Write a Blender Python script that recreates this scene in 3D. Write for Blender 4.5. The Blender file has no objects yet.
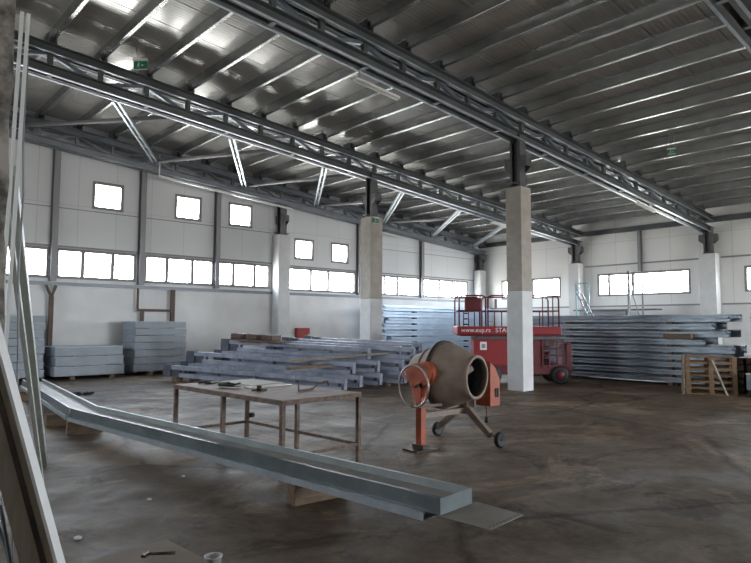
import bpy, bmesh, math, random
from mathutils import Vector, Matrix
from math import sin, cos, pi, radians, sqrt, atan2
random.seed(7)
sc = bpy.context.scene
COL = sc.collection

# ------------------------------------------------------------ camera, world, exposure
F_PX, YAW, PITCH, ROLL, EYE = 611.7, radians(47.86), radians(4.015), radians(.203), 1.6
cam_d = bpy.data.cameras.new('camera'); cam = bpy.data.objects.new('camera', cam_d); COL.objects.link(cam)
Fv = Vector((cos(YAW)*cos(PITCH), sin(YAW)*cos(PITCH), sin(PITCH))); Rv0 = Vector((sin(YAW), -cos(YAW), 0)); Uv0 = Rv0.cross(Fv)
Rv = cos(ROLL)*Rv0 + sin(ROLL)*Uv0; Uv = -sin(ROLL)*Rv0 + cos(ROLL)*Uv0
M = Matrix((Rv, Uv, -Fv)).transposed().to_4x4(); M.translation = Vector((0, 0, EYE)); cam.matrix_world = M
cam_d.sensor_fit = 'HORIZONTAL'; cam_d.sensor_width = 36; cam_d.lens = F_PX/751*36; cam_d.clip_end = 200; cam_d.clip_start = .05
sc.camera = cam
SKY = 45.0
w = bpy.data.worlds.new('World'); sc.world = w; w.use_nodes = True
nt = w.node_tree; bg = nt.nodes['Background']; bg.inputs[1].default_value = SKY
tc = nt.nodes.new('ShaderNodeTexCoord'); sp = nt.nodes.new('ShaderNodeSeparateXYZ'); cr = nt.nodes.new('ShaderNodeValToRGB')
nt.links.new(tc.outputs['Generated'], sp.inputs[0]); mr = nt.nodes.new('ShaderNodeMapRange')
mr.inputs['From Min'].default_value = -1; mr.inputs['From Max'].default_value = 1
nt.links.new(sp.outputs['Z'], mr.inputs['Value']); nt.links.new(mr.outputs[0], cr.inputs[0]); nt.links.new(cr.outputs[0], bg.inputs[0])
cr.color_ramp.elements[0].position = .47; cr.color_ramp.elements[0].color = (.5, .48, .45, 1)
cr.color_ramp.elements[1].position = .52; cr.color_ramp.elements[1].color = (.93, .96, 1, 1)
e_ = cr.color_ramp.elements.new(.64); e_.color = (.88, .93, 1, 1)
e_ = cr.color_ramp.elements.new(.76); e_.color = (.3, .36, .44, 1)
sc.view_settings.view_transform = 'Standard'; sc.view_settings.look = 'None'; sc.view_settings.exposure = 0.0; sc.view_settings.gamma = 1
sc.cycles.use_denoising = True; sc.cycles.max_bounces = 10; sc.cycles.diffuse_bounces = 6; sc.cycles.glossy_bounces = 4
sc.cycles.transparent_max_bounces = 8; sc.cycles.sample_clamp_indirect = 8

# ------------------------------------------------------------ materials
def mat(name, col, rough=.6, metal=0, col2=None, nscale=4, bump=0, bscale=30, coat=0, detail=4, lo=.35, hi=.65, spec=None, stretch=(1, 1, 1)):
    m = bpy.data.materials.new(name); m.use_nodes = True; n = m.node_tree; b = n.nodes['Principled BSDF']
    b.inputs['Base Color'].default_value = (*col, 1); b.inputs['Roughness'].default_value = rough; b.inputs['Metallic'].default_value = metal
    b.inputs['Coat Weight'].default_value = coat; b.inputs['Coat Roughness'].default_value = .15
    if spec is not None: b.inputs['Specular IOR Level'].default_value = spec
    t = n.nodes.new('ShaderNodeTexCoord'); mp = n.nodes.new('ShaderNodeMapping'); mp.inputs['Scale'].default_value = stretch
    n.links.new(t.outputs['Object'], mp.inputs[0])
    if col2:
        nz = n.nodes.new('ShaderNodeTexNoise'); nz.inputs['Scale'].default_value = nscale; nz.inputs['Detail'].default_value = detail; nz.inputs['Roughness'].default_value = .65
        r = n.nodes.new('ShaderNodeValToRGB'); r.color_ramp.elements[0].color = (*col, 1); r.color_ramp.elements[1].color = (*col2, 1)
        r.color_ramp.elements[0].position = lo; r.color_ramp.elements[1].position = hi
        n.links.new(mp.outputs[0], nz.inputs['Vector']); n.links.new(nz.outputs[0], r.inputs[0]); n.links.new(r.outputs[0], b.inputs['Base Color'])
    if bump:
        nz = n.nodes.new('ShaderNodeTexNoise'); nz.inputs['Scale'].default_value = bscale; nz.inputs['Detail'].default_value = 5
        bp = n.nodes.new('ShaderNodeBump'); bp.inputs['Strength'].default_value = bump; bp.inputs['Distance'].default_value = .02
        n.links.new(mp.outputs[0], nz.inputs['Vector']); n.links.new(nz.outputs[0], bp.inputs['Height']); n.links.new(bp.outputs[0], b.inputs['Normal'])
    return m

def wall_mat(name, axis, zsplit):
    m = mat(name, (.62, .63, .64), .45); n = m.node_tree; b = n.nodes['Principled BSDF']; L = n.links.new
    t = n.nodes.new('ShaderNodeTexCoord'); s = n.nodes.new('ShaderNodeSeparateXYZ'); c = n.nodes.new('ShaderNodeCombineXYZ')
    L(t.outputs['Object'], s.inputs[0]); L(s.outputs[axis], c.inputs[0]); L(s.outputs['Z'], c.inputs[1])
    br = n.nodes.new('ShaderNodeTexBrick'); br.offset = 0; br.inputs['Scale'].default_value = 1; br.inputs['Brick Width'].default_value = 1.15
    br.inputs['Row Height'].default_value = 5.23; br.inputs['Mortar Size'].default_value = .009; br.inputs['Mortar Smooth'].default_value = .3
    br.inputs['Color1'].default_value = (.74, .75, .76, 1); br.inputs['Color2'].default_value = (.71, .72, .73, 1); br.inputs['Mortar'].default_value = (.55, .56, .57, 1)
    L(c.outputs[0], br.inputs['Vector'])
    nz = n.nodes.new('ShaderNodeTexNoise'); nz.inputs['Scale'].default_value = .8; nz.inputs['Detail'].default_value = 8; L(t.outputs['Object'], nz.inputs['Vector'])
    r = n.nodes.new('ShaderNodeValToRGB'); r.color_ramp.elements[0].color = (.66, .65, .64, 1); r.color_ramp.elements[1].color = (.78, .77, .76, 1)
    r.color_ramp.elements[0].position = .35; r.color_ramp.elements[1].position = .6; L(nz.outputs[0], r.inputs[0])
    gt = n.nodes.new('ShaderNodeMath'); gt.operation = 'GREATER_THAN'; gt.inputs[1].default_value = zsplit; L(s.outputs['Z'], gt.inputs[0])
    mx = n.nodes.new('ShaderNodeMix'); mx.data_type = 'RGBA'; L(gt.outputs[0], mx.inputs[0]); L(r.outputs[0], mx.inputs[6]); L(br.outputs['Color'], mx.inputs[7])
    L(mx.outputs[2], b.inputs['Base Color'])
    bp = n.nodes.new('ShaderNodeBump'); bp.invert = True; bp.inputs['Strength'].default_value = .5; bp.inputs['Distance'].default_value = .01
    ml = n.nodes.new('ShaderNodeMath'); ml.operation = 'MULTIPLY'; L(br.outputs['Fac'], ml.inputs[0]); L(gt.outputs[0], ml.inputs[1]); L(ml.outputs[0], bp.inputs['Height']); L(bp.outputs[0], b.inputs['Normal'])
    return m

def floor_mat():
    m = mat('concrete_floor', (.1, .1, .1), .5, spec=.2); n = m.node_tree; b = n.nodes['Principled BSDF']; L = n.links.new
    t = n.nodes.new('ShaderNodeTexCoord')
    def noise(scale, det, rg=.6, dist=0):
        z = n.nodes.new('ShaderNodeTexNoise'); z.inputs['Scale'].default_value = scale; z.inputs['Detail'].default_value = det; z.inputs['Roughness'].default_value = rg; z.inputs['Distortion'].default_value = dist
        L(t.outputs['Object'], z.inputs['Vector']); return z
    def ramp(src, a, ca, b_, cb):
        r = n.nodes.new('ShaderNodeValToRGB'); r.color_ramp.elements[0].position = a; r.color_ramp.elements[1].position = b_
        r.color_ramp.elements[0].color = (*ca, 1); r.color_ramp.elements[1].color = (*cb, 1); L(src, r.inputs[0]); return r
    def mix(f, a, b_, mode='MIX'):
        x = n.nodes.new('ShaderNodeMix'); x.data_type = 'RGBA'; x.blend_type = mode
        if hasattr(f, 'links'): L(f, x.inputs[0])
        else: x.inputs[0].default_value = f
        L(a, x.inputs[6]); L(b_, x.inputs[7]); return x.outputs[2]
    base = ramp(noise(.33, 6, .62, .6).outputs[0], .4, FL1, .62, FL2).outputs[0]
    fine = ramp(noise(3.6, 10, .8).outputs[0], .38, (.62, .6, .58), .62, (1.18, 1.16, 1.13)).outputs[0]
    stain = ramp(noise(.9, 8, .7, 1.5).outputs[0], .37, (.5, .47, .44), .44, (1, 1, 1)).outputs[0]
    dust = ramp(noise(.42, 10, .68, 1.2).outputs[0], .53, (1, 1, 1), .56, (1.62, 1.6, 1.58)).outputs[0]
    c = mix(1, base, fine, 'MULTIPLY'); c = mix(1, c, stain, 'MULTIPLY'); c = mix(1, c, dust, 'MULTIPLY')
    wz = noise(1.3, 4); vm = n.nodes.new('ShaderNodeMix'); vm.data_type = 'RGBA'; vm.inputs[0].default_value = .28
    L(t.outputs['Object'], vm.inputs[6]); L(wz.outputs['Color'], vm.inputs[7])
    vo = n.nodes.new('ShaderNodeTexVoronoi'); vo.feature = 'DISTANCE_TO_EDGE'; vo.inputs['Scale'].default_value = .34; L(vm.outputs[2], vo.inputs['Vector'])
    ck = ramp(vo.outputs['Distance'], .0, (.38, .36, .34), .016, (1, 1, 1)).outputs[0]
    c = mix(.95, c, mix(1, c, ck, 'MULTIPLY')); L(c, b.inputs['Base Color'])
    rr = n.nodes.new('ShaderNodeMapRange'); rr.inputs['From Min'].default_value = .35; rr.inputs['From Max'].default_value = .65
    rr.inputs['To Min'].default_value = .5; rr.inputs['To Max'].default_value = .75; L(noise(1.1, 6).outputs[0], rr.inputs[0]); L(rr.outputs[0], b.inputs['Roughness'])
    bp = n.nodes.new('ShaderNodeBump'); bp.inputs['Strength'].default_value = .35; bp.inputs['Distance'].default_value = .02; L(noise(7, 9, .7).outputs[0], bp.inputs['Height']); L(bp.outputs[0], b.inputs['Normal'])
    return m
FL1, FL2 = (.135, .1, .071), (.19, .147, .108)
MT = {}
MT['floor'] = floor_mat()
MT['wall_x'] = wall_mat('wall_panels_long', 'X', 2.85)
MT['wall_y'] = wall_mat('wall_panels_end', 'Y', 2.45)
for nd in MT['wall_y'].node_tree.nodes:
    if nd.type == 'TEX_BRICK': nd.inputs['Color1'].default_value = (.84, .83, .8, 1); nd.inputs['Color2'].default_value = (.8, .79, .77, 1)
MT['deck'] = mat('roof_deck_liner', (.56, .545, .52), .19, .5, (.64, .625, .6), .5)
MT['purlin'] = mat('galvanised_purlin', (.36, .37, .37), .27, .9, (.5, .51, .51), 2)
MT['girder'] = mat('girder_paint', (.1, .11, .113), .42, .45, (.15, .16, .163), 1.5)
MT['wgirder'] = mat('girder_paint_light', (.2, .215, .24), .45, .3, (.26, .275, .3), 1.5)
MT['steel'] = mat('dark_steel', (.10, .10, .105), .45, .4, (.15, .15, .15), 3)
MT['post'] = mat('wall_post_paint', (.27, .265, .28), .5, .3)
MT['brown'] = mat('rusty_brown_steel', (.09, .06, .05), .6, .3, (.13, .085, .065), 8)
MT['conc'] = mat('bare_concrete', (.36, .33, .29), .85, 0, (.46, .42, .37), 3, .4, 18)
MT['cwhite'] = mat('painted_concrete', (.6, .6, .6), .7, 0, (.7, .7, .69), 2, .2, 14)
MT['roughconc'] = mat('broken_concrete', (.09, .08, .07), .95, 0, (.42, .38, .34), 5, 1.0, 9, lo=.4, hi=.6)
MT['frame'] = mat('window_frame', (.27, .25, .24), .5)
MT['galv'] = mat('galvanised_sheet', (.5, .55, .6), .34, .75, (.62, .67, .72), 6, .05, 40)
MT['galvd'] = mat('galvanised_profile', (.2, .23, .26), .36, .8, (.32, .36, .4), 3)
MT['galvw'] = mat('pale_zinc_profile', (.36, .45, .57), .36, .55, (.5, .6, .72), 2)
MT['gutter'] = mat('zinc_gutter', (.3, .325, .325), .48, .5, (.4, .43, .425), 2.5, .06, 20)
MT['gutterb'] = mat('lit_gutter_bed', (.38, .37, .34), .55, .2, (.5, .48, .44), 3)  # paler zinc: ceiling light on the upturned bed is put into the colour
MT['gutterd'] = mat('shaded_gutter_zinc', (.13, .155, .16), .4, .6, (.2, .23, .235), 2.5)  # darker copy of the zinc: shade on near side and cap as colour
MT['esheet'] = mat('dusty_end_sheet', (.26, .24, .21), .6, .25, (.33, .3, .27), 4)
MT['beam'] = mat('white_lattice_paint', (.22, .245, .32), .5, .1, (.37, .395, .48), 2.5)
MT['plate'] = mat('grey_end_plate', (.08, .085, .11), .5, .3, (.13, .135, .17), 4)
MT['panel'] = mat('panel_pack_side', (.27, .3, .335), .55, 0, (.34, .37, .405), 1.5, stretch=(1, 1, 3))
MT['film'] = mat('pale_blue_film', (.34, .43, .52), .4, 0, (.42, .51, .6), 3)
MT['wood'] = mat('weathered_wood', (.13, .085, .055), .8, 0, (.23, .16, .105), 6, .4, 20, stretch=(1, 6, 6))
MT['pallet'] = mat('pallet_wood', (.17, .1, .055), .8, 0, (.27, .175, .1), 5, .4, 25)
MT['palewood'] = mat('pale_plank', (.23, .19, .145), .75, 0, (.31, .265, .21), 4, .3, 12, stretch=(5, 5, 1))
MT['ply'] = mat('plywood', (.22, .17, .125), .75, 0, (.28, .22, .165), 3, .1, 10)
MT['rust'] = mat('rusty_plate', (.14, .08, .058), .65, .1, (.25, .165, .125), 5, .15, 20)
MT['rustleg'] = mat('rusty_leg', (.11, .06, .045), .7, .3, (.2, .16, .13), 9, .2, 25)
MT['paper'] = mat('white_sheet', (.86, .84, .78), .8, spec=.05)
MT['black'] = mat('black_rubber', (.012, .012, .012), .6)
MT['darkiron'] = mat('dark_iron', (.04, .035, .03), .5, .6, (.09, .06, .05), 9)
MT['drum'] = mat('cement_caked_drum', (.27, .2, .16), .75, .0, (.37, .285, .235), 5, .35, 14)
MT['drumin'] = mat('drum_inside', (.05, .055, .06), .6, .3, (.1, .1, .1), 6)
MT['beige'] = mat('cement_dusted_frame', (.24, .185, .15), .7, .1, (.32, .25, .205), 7)
MT['orange'] = mat('orange_paint', (.44, .085, .025), .5, 0, (.32, .07, .03), 6, .1, 20)
MT['chrome'] = mat('bare_steel_rim', (.4, .38, .36), .35, .9)
MT['red'] = mat('red_lift_paint', (.25, .018, .022), .45, 0, (.24, .02, .025), 3)
MT['dred'] = mat('dark_red_paint', (.09, .012, .015), .5, 0, (.13, .015, .02), 3)
MT['white'] = mat('white_paint', (.75, .75, .74), .5)
MT['pvc'] = mat('pale_green_plastic', (.45, .48, .44), .5, 0, (.52, .55, .5), 4)
MT['green'] = mat('exit_green', (.01, .2, .09), .4)
MT['blue'] = mat('blue_paint', (.3, .45, .52), .5)
MT['redbox'] = mat('red_cabinet_paint', (.35, .03, .025), .5)
MT['rag'] = mat('dark_rag', (.02, .022, .03), .9)
MT['cup'] = mat('translucent_plastic', (.6, .6, .58), .35)
g = bpy.data.materials.new('window_glass'); g.use_nodes = True; n = g.node_tree; n.nodes.clear()
o_ = n.nodes.new('ShaderNodeOutputMaterial'); tr = n.nodes.new('ShaderNodeBsdfTransparent'); gl = n.nodes.new('ShaderNodeBsdfGlossy'); mx = n.nodes.new('ShaderNodeMixShader')
tr.inputs[0].default_value = (.93, .95, .96, 1); gl.inputs['Roughness'].default_value = .05; mx.inputs[0].default_value = .06
n.links.new(tr.outputs[0], mx.inputs[1]); n.links.new(gl.outputs[0], mx.inputs[2]); n.links.new(mx.outputs[0], o_.inputs[0]); MT['glass'] = g

# ------------------------------------------------------------ helpers
class MB:
    def __init__(s): s.bm = bmesh.new()
    def box(s, x0, x1, y0, y1, z0, z1):
        v = [s.bm.verts.new(p) for p in ((x0,y0,z0),(x1,y0,z0),(x1,y1,z0),(x0,y1,z0),(x0,y0,z1),(x1,y0,z1),(x1,y1,z1),(x0,y1,z1))]
        for f in ((0,3,2,1),(4,5,6,7),(0,1,5,4),(1,2,6,5),(2,3,7,6),(3,0,4,7)): s.bm.faces.new([v[i] for i in f])
        return s
    def frame(s, p, q, up):
        p = Vector(p); q = Vector(q); d = (q-p).normalized(); up = Vector(up)
        if abs(d.dot(up)) > .98: up = Vector((1, 0, 0)) if abs(d.x) < .9 else Vector((0, 1, 0))
        sd = d.cross(up).normalized(); u = sd.cross(d).normalized(); return p, q, sd, u
    def ext(s, prof, p, q, up=(0, 0, 1), smooth=False):      # closed 2-D outline swept from p to q
        p, q, sd, u = s.frame(p, q, up); a = [s.bm.verts.new(p+sd*x+u*y) for x, y in prof]; b = [s.bm.verts.new(q+sd*x+u*y) for x, y in prof]
        k = len(prof)
        for i in range(k):
            f = s.bm.faces.new((a[i], a[(i+1) % k], b[(i+1) % k], b[i])); f.smooth = smooth
        s.bm.faces.new(a[::-1]); s.bm.faces.new(b); return s
    def bar(s, p, q, w, h, up=(0, 0, 1)): return s.ext(((-w/2,-h/2),(w/2,-h/2),(w/2,h/2),(-w/2,h/2)), p, q, up)
    def tube(s, p, q, r, seg=10, r2=None):
        p, q, sd, u = s.frame(p, q, (0, 0, 1)); r2 = r if r2 is None else r2
        A = [2*pi*i/seg for i in range(seg)]
        a = [s.bm.verts.new(p+sd*cos(t)*r+u*sin(t)*r) for t in A]; b = [s.bm.verts.new(q+sd*cos(t)*r2+u*sin(t)*r2) for t in A]
        for i in range(seg):
            f = s.bm.faces.new((a[i], a[(i+1) % seg], b[(i+1) % seg], b[i])); f.smooth = True
        s.bm.faces.new(a[::-1]); s.bm.faces.new(b); return s
    def path(s, pts, r, seg=8, closed=False):
        pts = [Vector(p) for p in pts]; k = len(pts); rings = []; ref = Vector((.13, .21, .97)).normalized()
        for i, p in enumerate(pts):
            d = ((pts[(i+1) % k] if closed or i < k-1 else p) - (pts[i-1] if closed or i > 0 else p)).normalized()
            sd = d.cross(ref).normalized(); u = sd.cross(d)
            rings.append([s.bm.verts.new(p+sd*cos(2*pi*j/seg)*r+u*sin(2*pi*j/seg)*r) for j in range(seg)])
        for i in range(k if closed else k-1):
            a, b = rings[i], rings[(i+1) % k]
            for j in range(seg):
                f = s.bm.faces.new((a[j], a[(j+1) % seg], b[(j+1) % seg], b[j])); f.smooth = True
        if not closed: s.bm.faces.new(rings[0][::-1]); s.bm.faces.new(rings[-1])
        return s
    def lathe(s, prof, seg, c, ax):      # prof of (radius, distance along the axis)
        c = Vector(c); p, q, sd, u = s.frame(c, c+Vector(ax), (0, 0, 1)); d = Vector(ax).normalized(); rings = []
        for r, t in prof:
            if r < 1e-5: rings.append([s.bm.verts.new(c+d*t)])
            else: rings.append([s.bm.verts.new(c+d*t+sd*cos(2*pi*j/seg)*r+u*sin(2*pi*j/seg)*r) for j in range(seg)])
        for a, b in zip(rings, rings[1:]):
            for j in range(seg):
                k = (j+1) % seg
                vs = (a[0], b[k], b[j]) if len(a) == 1 else (a[j], a[k], b[0]) if len(b) == 1 else (a[j], a[k], b[k], b[j])
                s.bm.faces.new(vs).smooth = True
        return s
    def poly(s, pts, thick):             # flat outline given thickness along its normal
        a = [s.bm.verts.new(p) for p in pts]; f = s.bm.faces.new(a); f.normal_update(); nrm = f.normal.copy()*thick
        b = [s.bm.verts.new(Vector(p)+nrm) for p in pts]; k = len(a)
        for i in range(k): s.bm.faces.new((a[i], a[(i+1) % k], b[(i+1) % k], b[i]))
        s.bm.faces.new(b); return s
    def build(s, name, m, parent=None, bevel=0, sharp=True):
        bmesh.ops.recalc_face_normals(s.bm, faces=s.bm.faces); me = bpy.data.meshes.new(name); s.bm.to_mesh(me); s.bm.free()
        me.materials.append(MT[m] if isinstance(m, str) else m); o = bpy.data.objects.new(name, me); COL.objects.link(o)
        if parent: o.parent = parent
        if bevel:
            b = o.modifiers.new('bevel', 'BEVEL'); b.width = bevel; b.segments = 2; b.limit_method = 'ANGLE'
        return o
def tag(o, label, cat, group=None, kind=None):
    o['label'] = label; o['category'] = cat
    if group: o['group'] = group
    if kind: o['kind'] = kind
    return o
def struct(o, label, cat): return tag(o, label, cat, kind='structure')
def thing(name, label, cat, loc=(0, 0, 0), rz=0, group=None):
    o = bpy.data.objects.new(name, None); COL.objects.link(o); o.location = loc; o.rotation_euler = (0, 0, rz); o.empty_display_size = .2
    return tag(o, label, cat, group)
def dup(root, loc=None, rz=None, label=None, group=None):
    r = root.copy(); COL.objects.link(r)
    if loc is not None: r.location = loc
    if rz is not None: r.rotation_euler = (0, 0, rz)
    if label: r['label'] = label
    if group: r['group'] = group
    for ch in list(root.children):
        c = ch.copy(); COL.objects.link(c); c.parent = r
        for gch in list(ch.children):
            d = gch.copy(); COL.objects.link(d); d.parent = c
    return r
ORD = ['first','second','third','fourth','fifth','sixth','seventh','eighth','ninth','tenth','eleventh','twelfth','thirteenth','fourteenth','fifteenth','sixteenth','seventeenth','eighteenth','nineteenth','twentieth','twenty-first','twenty-second','twenty-third','twenty-fourth','twenty-fifth','twenty-sixth','twenty-seventh','twenty-eighth','twenty-ninth','thirtieth']
def cprof(w, h, t=.004, lip=0):          # open channel outline, opening to +side
    return ((0,0),(w,0),(w,t),(t,t),(t,h-t),(w,h-t),(w,h),(0,h))

# ------------------------------------------------------------ building dimensions
YW, YA, YB, YC, XF = 20.1, 14.4, 8.83, 3.08, 25.6
X0, Y0 = -6.0, -10.0
SL = .08
def zb(x): return 7.24-SL*x      # underside of girders
def zt(x): return 7.92-SL*x      # top of girders
def zp(x): return 7.99-SL*x      # underside of purlins
def zd(x): return 8.25-SL*x      # underside of deck

# floor, roof
struct(MB().box(X0-.2, XF+.2, Y0-.2, YW+.2, -.2, 0).build('floor', 'floor'), 'worn brown grey concrete floor with cracks and dusty patches', 'floor')
mb = MB(); y = Y0-.2; ys = []
k = 0
while y < YW+.2:                          # ribbed liner: shallow flutes, a wider joint every metre
    ys += [(y, 0), (y+.045, 0), (y+.055, .008), (y+.09, .008)]; y += .1; k += 1
    if k % 10 == 0: ys += [(y, 0), (y+.002, .03), (y+.014, .03)]; y += .016
for (ya, ha), (yb, hb) in zip(ys, ys[1:]):
    v = [mb.bm.verts.new(p) for p in ((X0-.2, ya, zd(X0-.2)+ha), (XF+.2, ya, zd(XF+.2)+ha), (XF+.2, yb, zd(XF+.2)+hb), (X0-.2, yb, zd(X0-.2)+hb))]
    mb.bm.faces.new(v)
v = [mb.bm.verts.new(p) for p in ((X0-.2, ys[0][0], zd(X0)+.2), (XF+.2, ys[0][0], zd(XF)+.2), (XF+.2, ys[-1][0], zd(XF)+.2), (X0-.2, ys[-1][0], zd(X0)+.2))]
mb.bm.faces.new(v)
bmesh.ops.remove_doubles(mb.bm, verts=mb.bm.verts, dist=.0001)
struct(mb.build('ceiling', 'deck'), 'ribbed pale metal roof deck over the whole hall, glossy underside', 'ceiling')

# walls with real openings; P(u, v, z) maps wall coordinates to the place
def wall(name, m, umin, umax, top, opens, plane, inward, axis, thick=.16):
    mb = MB(); us = sorted({umin, umax, *[a for o in opens for a in o[:2]]})
    for a, b in zip(us, us[1:]):
        here = sorted([o[2:4] for o in opens if o[0] <= a+1e-6 and o[1] >= b-1e-6]); z = 0; spans = []
        for z0, z1 in here:
            if z0 > z: spans.append((z, z0, False))
            z = z1
        spans.append((z, None, True))
        for z0, z1, last in spans:
            ta, tb = (top(a), top(b)) if last else (z1, z1)
            q = []
            for t in (plane, plane-inward*thick):
                for (u, zz) in ((a, z0), (b, z0), (b, tb), (a, ta)):
                    q.append(mb.bm.verts.new((u, t, zz) if axis == 'x' else (t, u, zz)))
            for f in ((0,1,2,3),(7,6,5,4),(0,4,5,1),(1,5,6,2),(2,6,7,3),(3,7,4,0)): mb.bm.faces.new([q[i] for i in f])
    return mb.build(name, m)
W_strips = [(2.4, 4.97, 2.98, 3.86, (3.35, 4.2)), (5.2, 7.56, 2.98, 3.86, (5.94, 6.84)), (7.88, 10.34, 2.97, 3.86, (8.63, 9.55)), (10.53, 12.68, 2.97, 3.85, (11.15, 12.04)),
            (13.28, 17.0, 2.94, 3.83, (14.66, 15.54)), (17.3, 21.0, 2.93, 3.8, (18.2, 18.72, 19.55)), (21.2, 24.56, 2.93, 3.8, (22.42, 23.42))]
W_up = [(6.18, 7.09, 5.23, 6.06, ()), (8.88, 9.81, 5.23, 6.05, ()), (10.93, 11.87, 5.22, 6.05, ()), (13.85, 14.75, 4.2, 5.0, ()), (15.7, 16.6, 4.2, 5.0, ())]
F_win = [(15.4, 18.7, 2.9, 3.82, (16.9, 17.7, 18.3)), (9.62, 13.5, 2.9, 3.84, (11.93, 13.0)), (4.2, 7.64, 2.9, 3.82, (5.3,))]
R_win = [(9.5, 12.8, 2.9, 3.9, (10.6, 11.7)), (19, 21.9, 1.6, 4.6, (20., 21.)), (22.3, 25.0, 2.9, 3.9, (23.2, 24.1))]+[(13.5, 18.0, .02, 4.2, (15.7,))]  # unseen openings, placed and sized to throw daylight on the far wall
B_win = [(13, 16.2, 2.9, 3.9, (14.1, 15.2)), (7, 10.2, 2.9, 3.9, (8.1, 9.2))]  # unseen windows, added as fill for the far wall and column faces
struct(wall('wall_left', 'wall_x', X0-.2, XF+.2, lambda u: zd(u)+.1, W_strips+W_up, YW, -1, 'x'), 'long white panelled wall with the ribbon of windows on the left', 'wall')
struct(wall('wall_far', 'wall_y', Y0, YW, lambda u: zd(XF)+.1, F_win, XF, -1, 'y'), 'white panelled far end wall with ribbon windows behind the steel stacks', 'wall')
struct(wall('wall_right', 'wall_x', X0-.2, XF+.2, lambda u: zd(u)+.1, R_win, Y0, 1, 'x'), 'long white wall at the right of the hall, out of the photo', 'wall')
struct(wall('wall_back', 'wall_y', Y0, YW, lambda u: zd(X0)+.1, B_win, X0, 1, 'y'), 'white wall at the back of the hall, behind the camera', 'wall')

WN = 0
def window(o, axis, plane, inward, label):
    global WN; WN += 1
    a, b, z0, z1, muls = o; f = .06; t0, t1 = plane-inward*.11, plane+inward*.012; lo, hi = min(t0, t1), max(t0, t1)
    def B(mb, u0, u1, za, zc, t0=lo, t1=hi): mb.box(u0, u1, t0, t1, za, zc) if axis == 'x' else mb.box(t0, t1, u0, u1, za, zc)
    mb = MB(); B(mb, a-.03, b+.03, z0-.03, z0+f); B(mb, a-.03, b+.03, z1-f, z1+.03); B(mb, a-.03, a+f, z0+f, z1-f); B(mb, b-f, b+.03, z0+f, z1-f)
    for mu in muls: B(mb, mu-.055, mu+.055, z0+f, z1-f)
    fr = struct(mb.build('window_%d' % WN, 'frame'), label, 'window')
    es = [a+f]+[x for mu in muls for x in (mu-.055, mu+.055)]+[b-f]
    for i in range(0, len(es), 2):
        mb = MB(); B(mb, es[i], es[i+1], z0+f, z1-f, plane-inward*.06-.004, plane-inward*.06+.004)
        mb.build('pane', 'glass', fr)
    if not muls:                          # stay arm of the small vent windows
        mb = MB(); mb.bar((b-.12, plane+inward*.05, z0+.02), (b-.05, plane+inward*.02, z0+.3), .02, .02); mb.build('stay_arm', 'steel', fr)
    # portal for the daylight that comes in through this opening
    ld = bpy.data.lights.new('daylight_portal', 'AREA'); ld.shape = 'RECTANGLE'; ld.size = b-a; ld.size_y = z1-z0; ld.cycles.is_portal = True
    l = bpy.data.objects.new('daylight_portal', ld); COL.objects.link(l); tt = plane-inward*.2
    l.location = ((a+b)/2, tt, (z0+z1)/2) if axis == 'x' else (tt, (a+b)/2, (z0+z1)/2)
    d = Vector((0, inward, 0)) if axis == 'x' else Vector((inward, 0, 0)); l.rotation_euler = d.to_track_quat('-Z', 'Y').to_euler()
for i, o in enumerate(W_strips): window(o, 'x', YW, -1, '%s ribbon window from the left on the long left wall' % ORD[i])
for i, o in enumerate(W_up): window(o, 'x', YW, -1, 'small square vent window above the ribbon, %s from the left' % ORD[i])
for o, l in zip(F_win, ('far wall ribbon window left of the first far column, behind the lift', 'far wall ribbon window behind the blue scaffold, between two columns', 'far wall ribbon window at the right edge of the photo')): window(o, 'y', XF, -1, l)
for i, o in enumerate(R_win): window(o, 'x', Y0, 1, ['%s ribbon window added on the unseen right wall' % ORD[i], 'tall glazed double gate added in the unseen right wall'][i == 3])
for i, o in enumerate(B_win): window(o, 'y', X0, 1, '%s ribbon window added on the unseen wall behind the camera' % ORD[i])

# trims of the long wall: sill ledge, pipe, head rail
mb = MB().box(X0, XF-.55, YW-.07, YW-.001, 2.74, 2.84)
struct(mb.build('trim_1', 'wgirder'), 'pale ledge running under the ribbon windows of the left wall', 'trim')
mb = MB().box(X0, 12.75, YW-.03, YW-.001, 3.9, 3.96).box(13.35, XF-.6, YW-.03, YW-.001, 3.87, 3.92)
struct(mb.build('trim_2', 'post'), 'thin grey rail above the ribbon windows of the left wall', 'trim')
mb = MB().box(XF-.05, XF-.001, -2, 8.45, 2.4, 2.46).box(XF-.05, XF-.001, 9.1, 14.1, 2.4, 2.46).box(XF-.05, XF-.001, 14.7, 19.7, 2.4, 2.46)
struct(mb.build('trim_3', 'post'), 'thin ledge under the ribbon windows of the far wall', 'trim')
mb = MB().box(XF-.04, XF-.001, 9.1, 14.1, 4.2, 4.26).box(XF-.04, XF-.001, -2, 8.45, 4.2, 4.26)
struct(mb.build('trim_4', 'post'), 'thin rail above the ribbon windows of the far wall', 'trim')
mb = MB().box(XF-.12, XF-.001, Y0, YW, zp(XF)-.33, zp(XF)-.12)
struct(mb.build('trim_5', 'girder'), 'grey eaves beam along the top of the far wall', 'trim')

mb = MB().box(X0, 12.75, YW-.012, YW-.001, 5.1, 5.125).box(17.3, XF-.6, YW-.012, YW-.001, 4.98, 5.0)
struct(mb.build('trim_6', 'post'), 'thin horizontal seam strip high on the left wall', 'trim')
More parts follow.
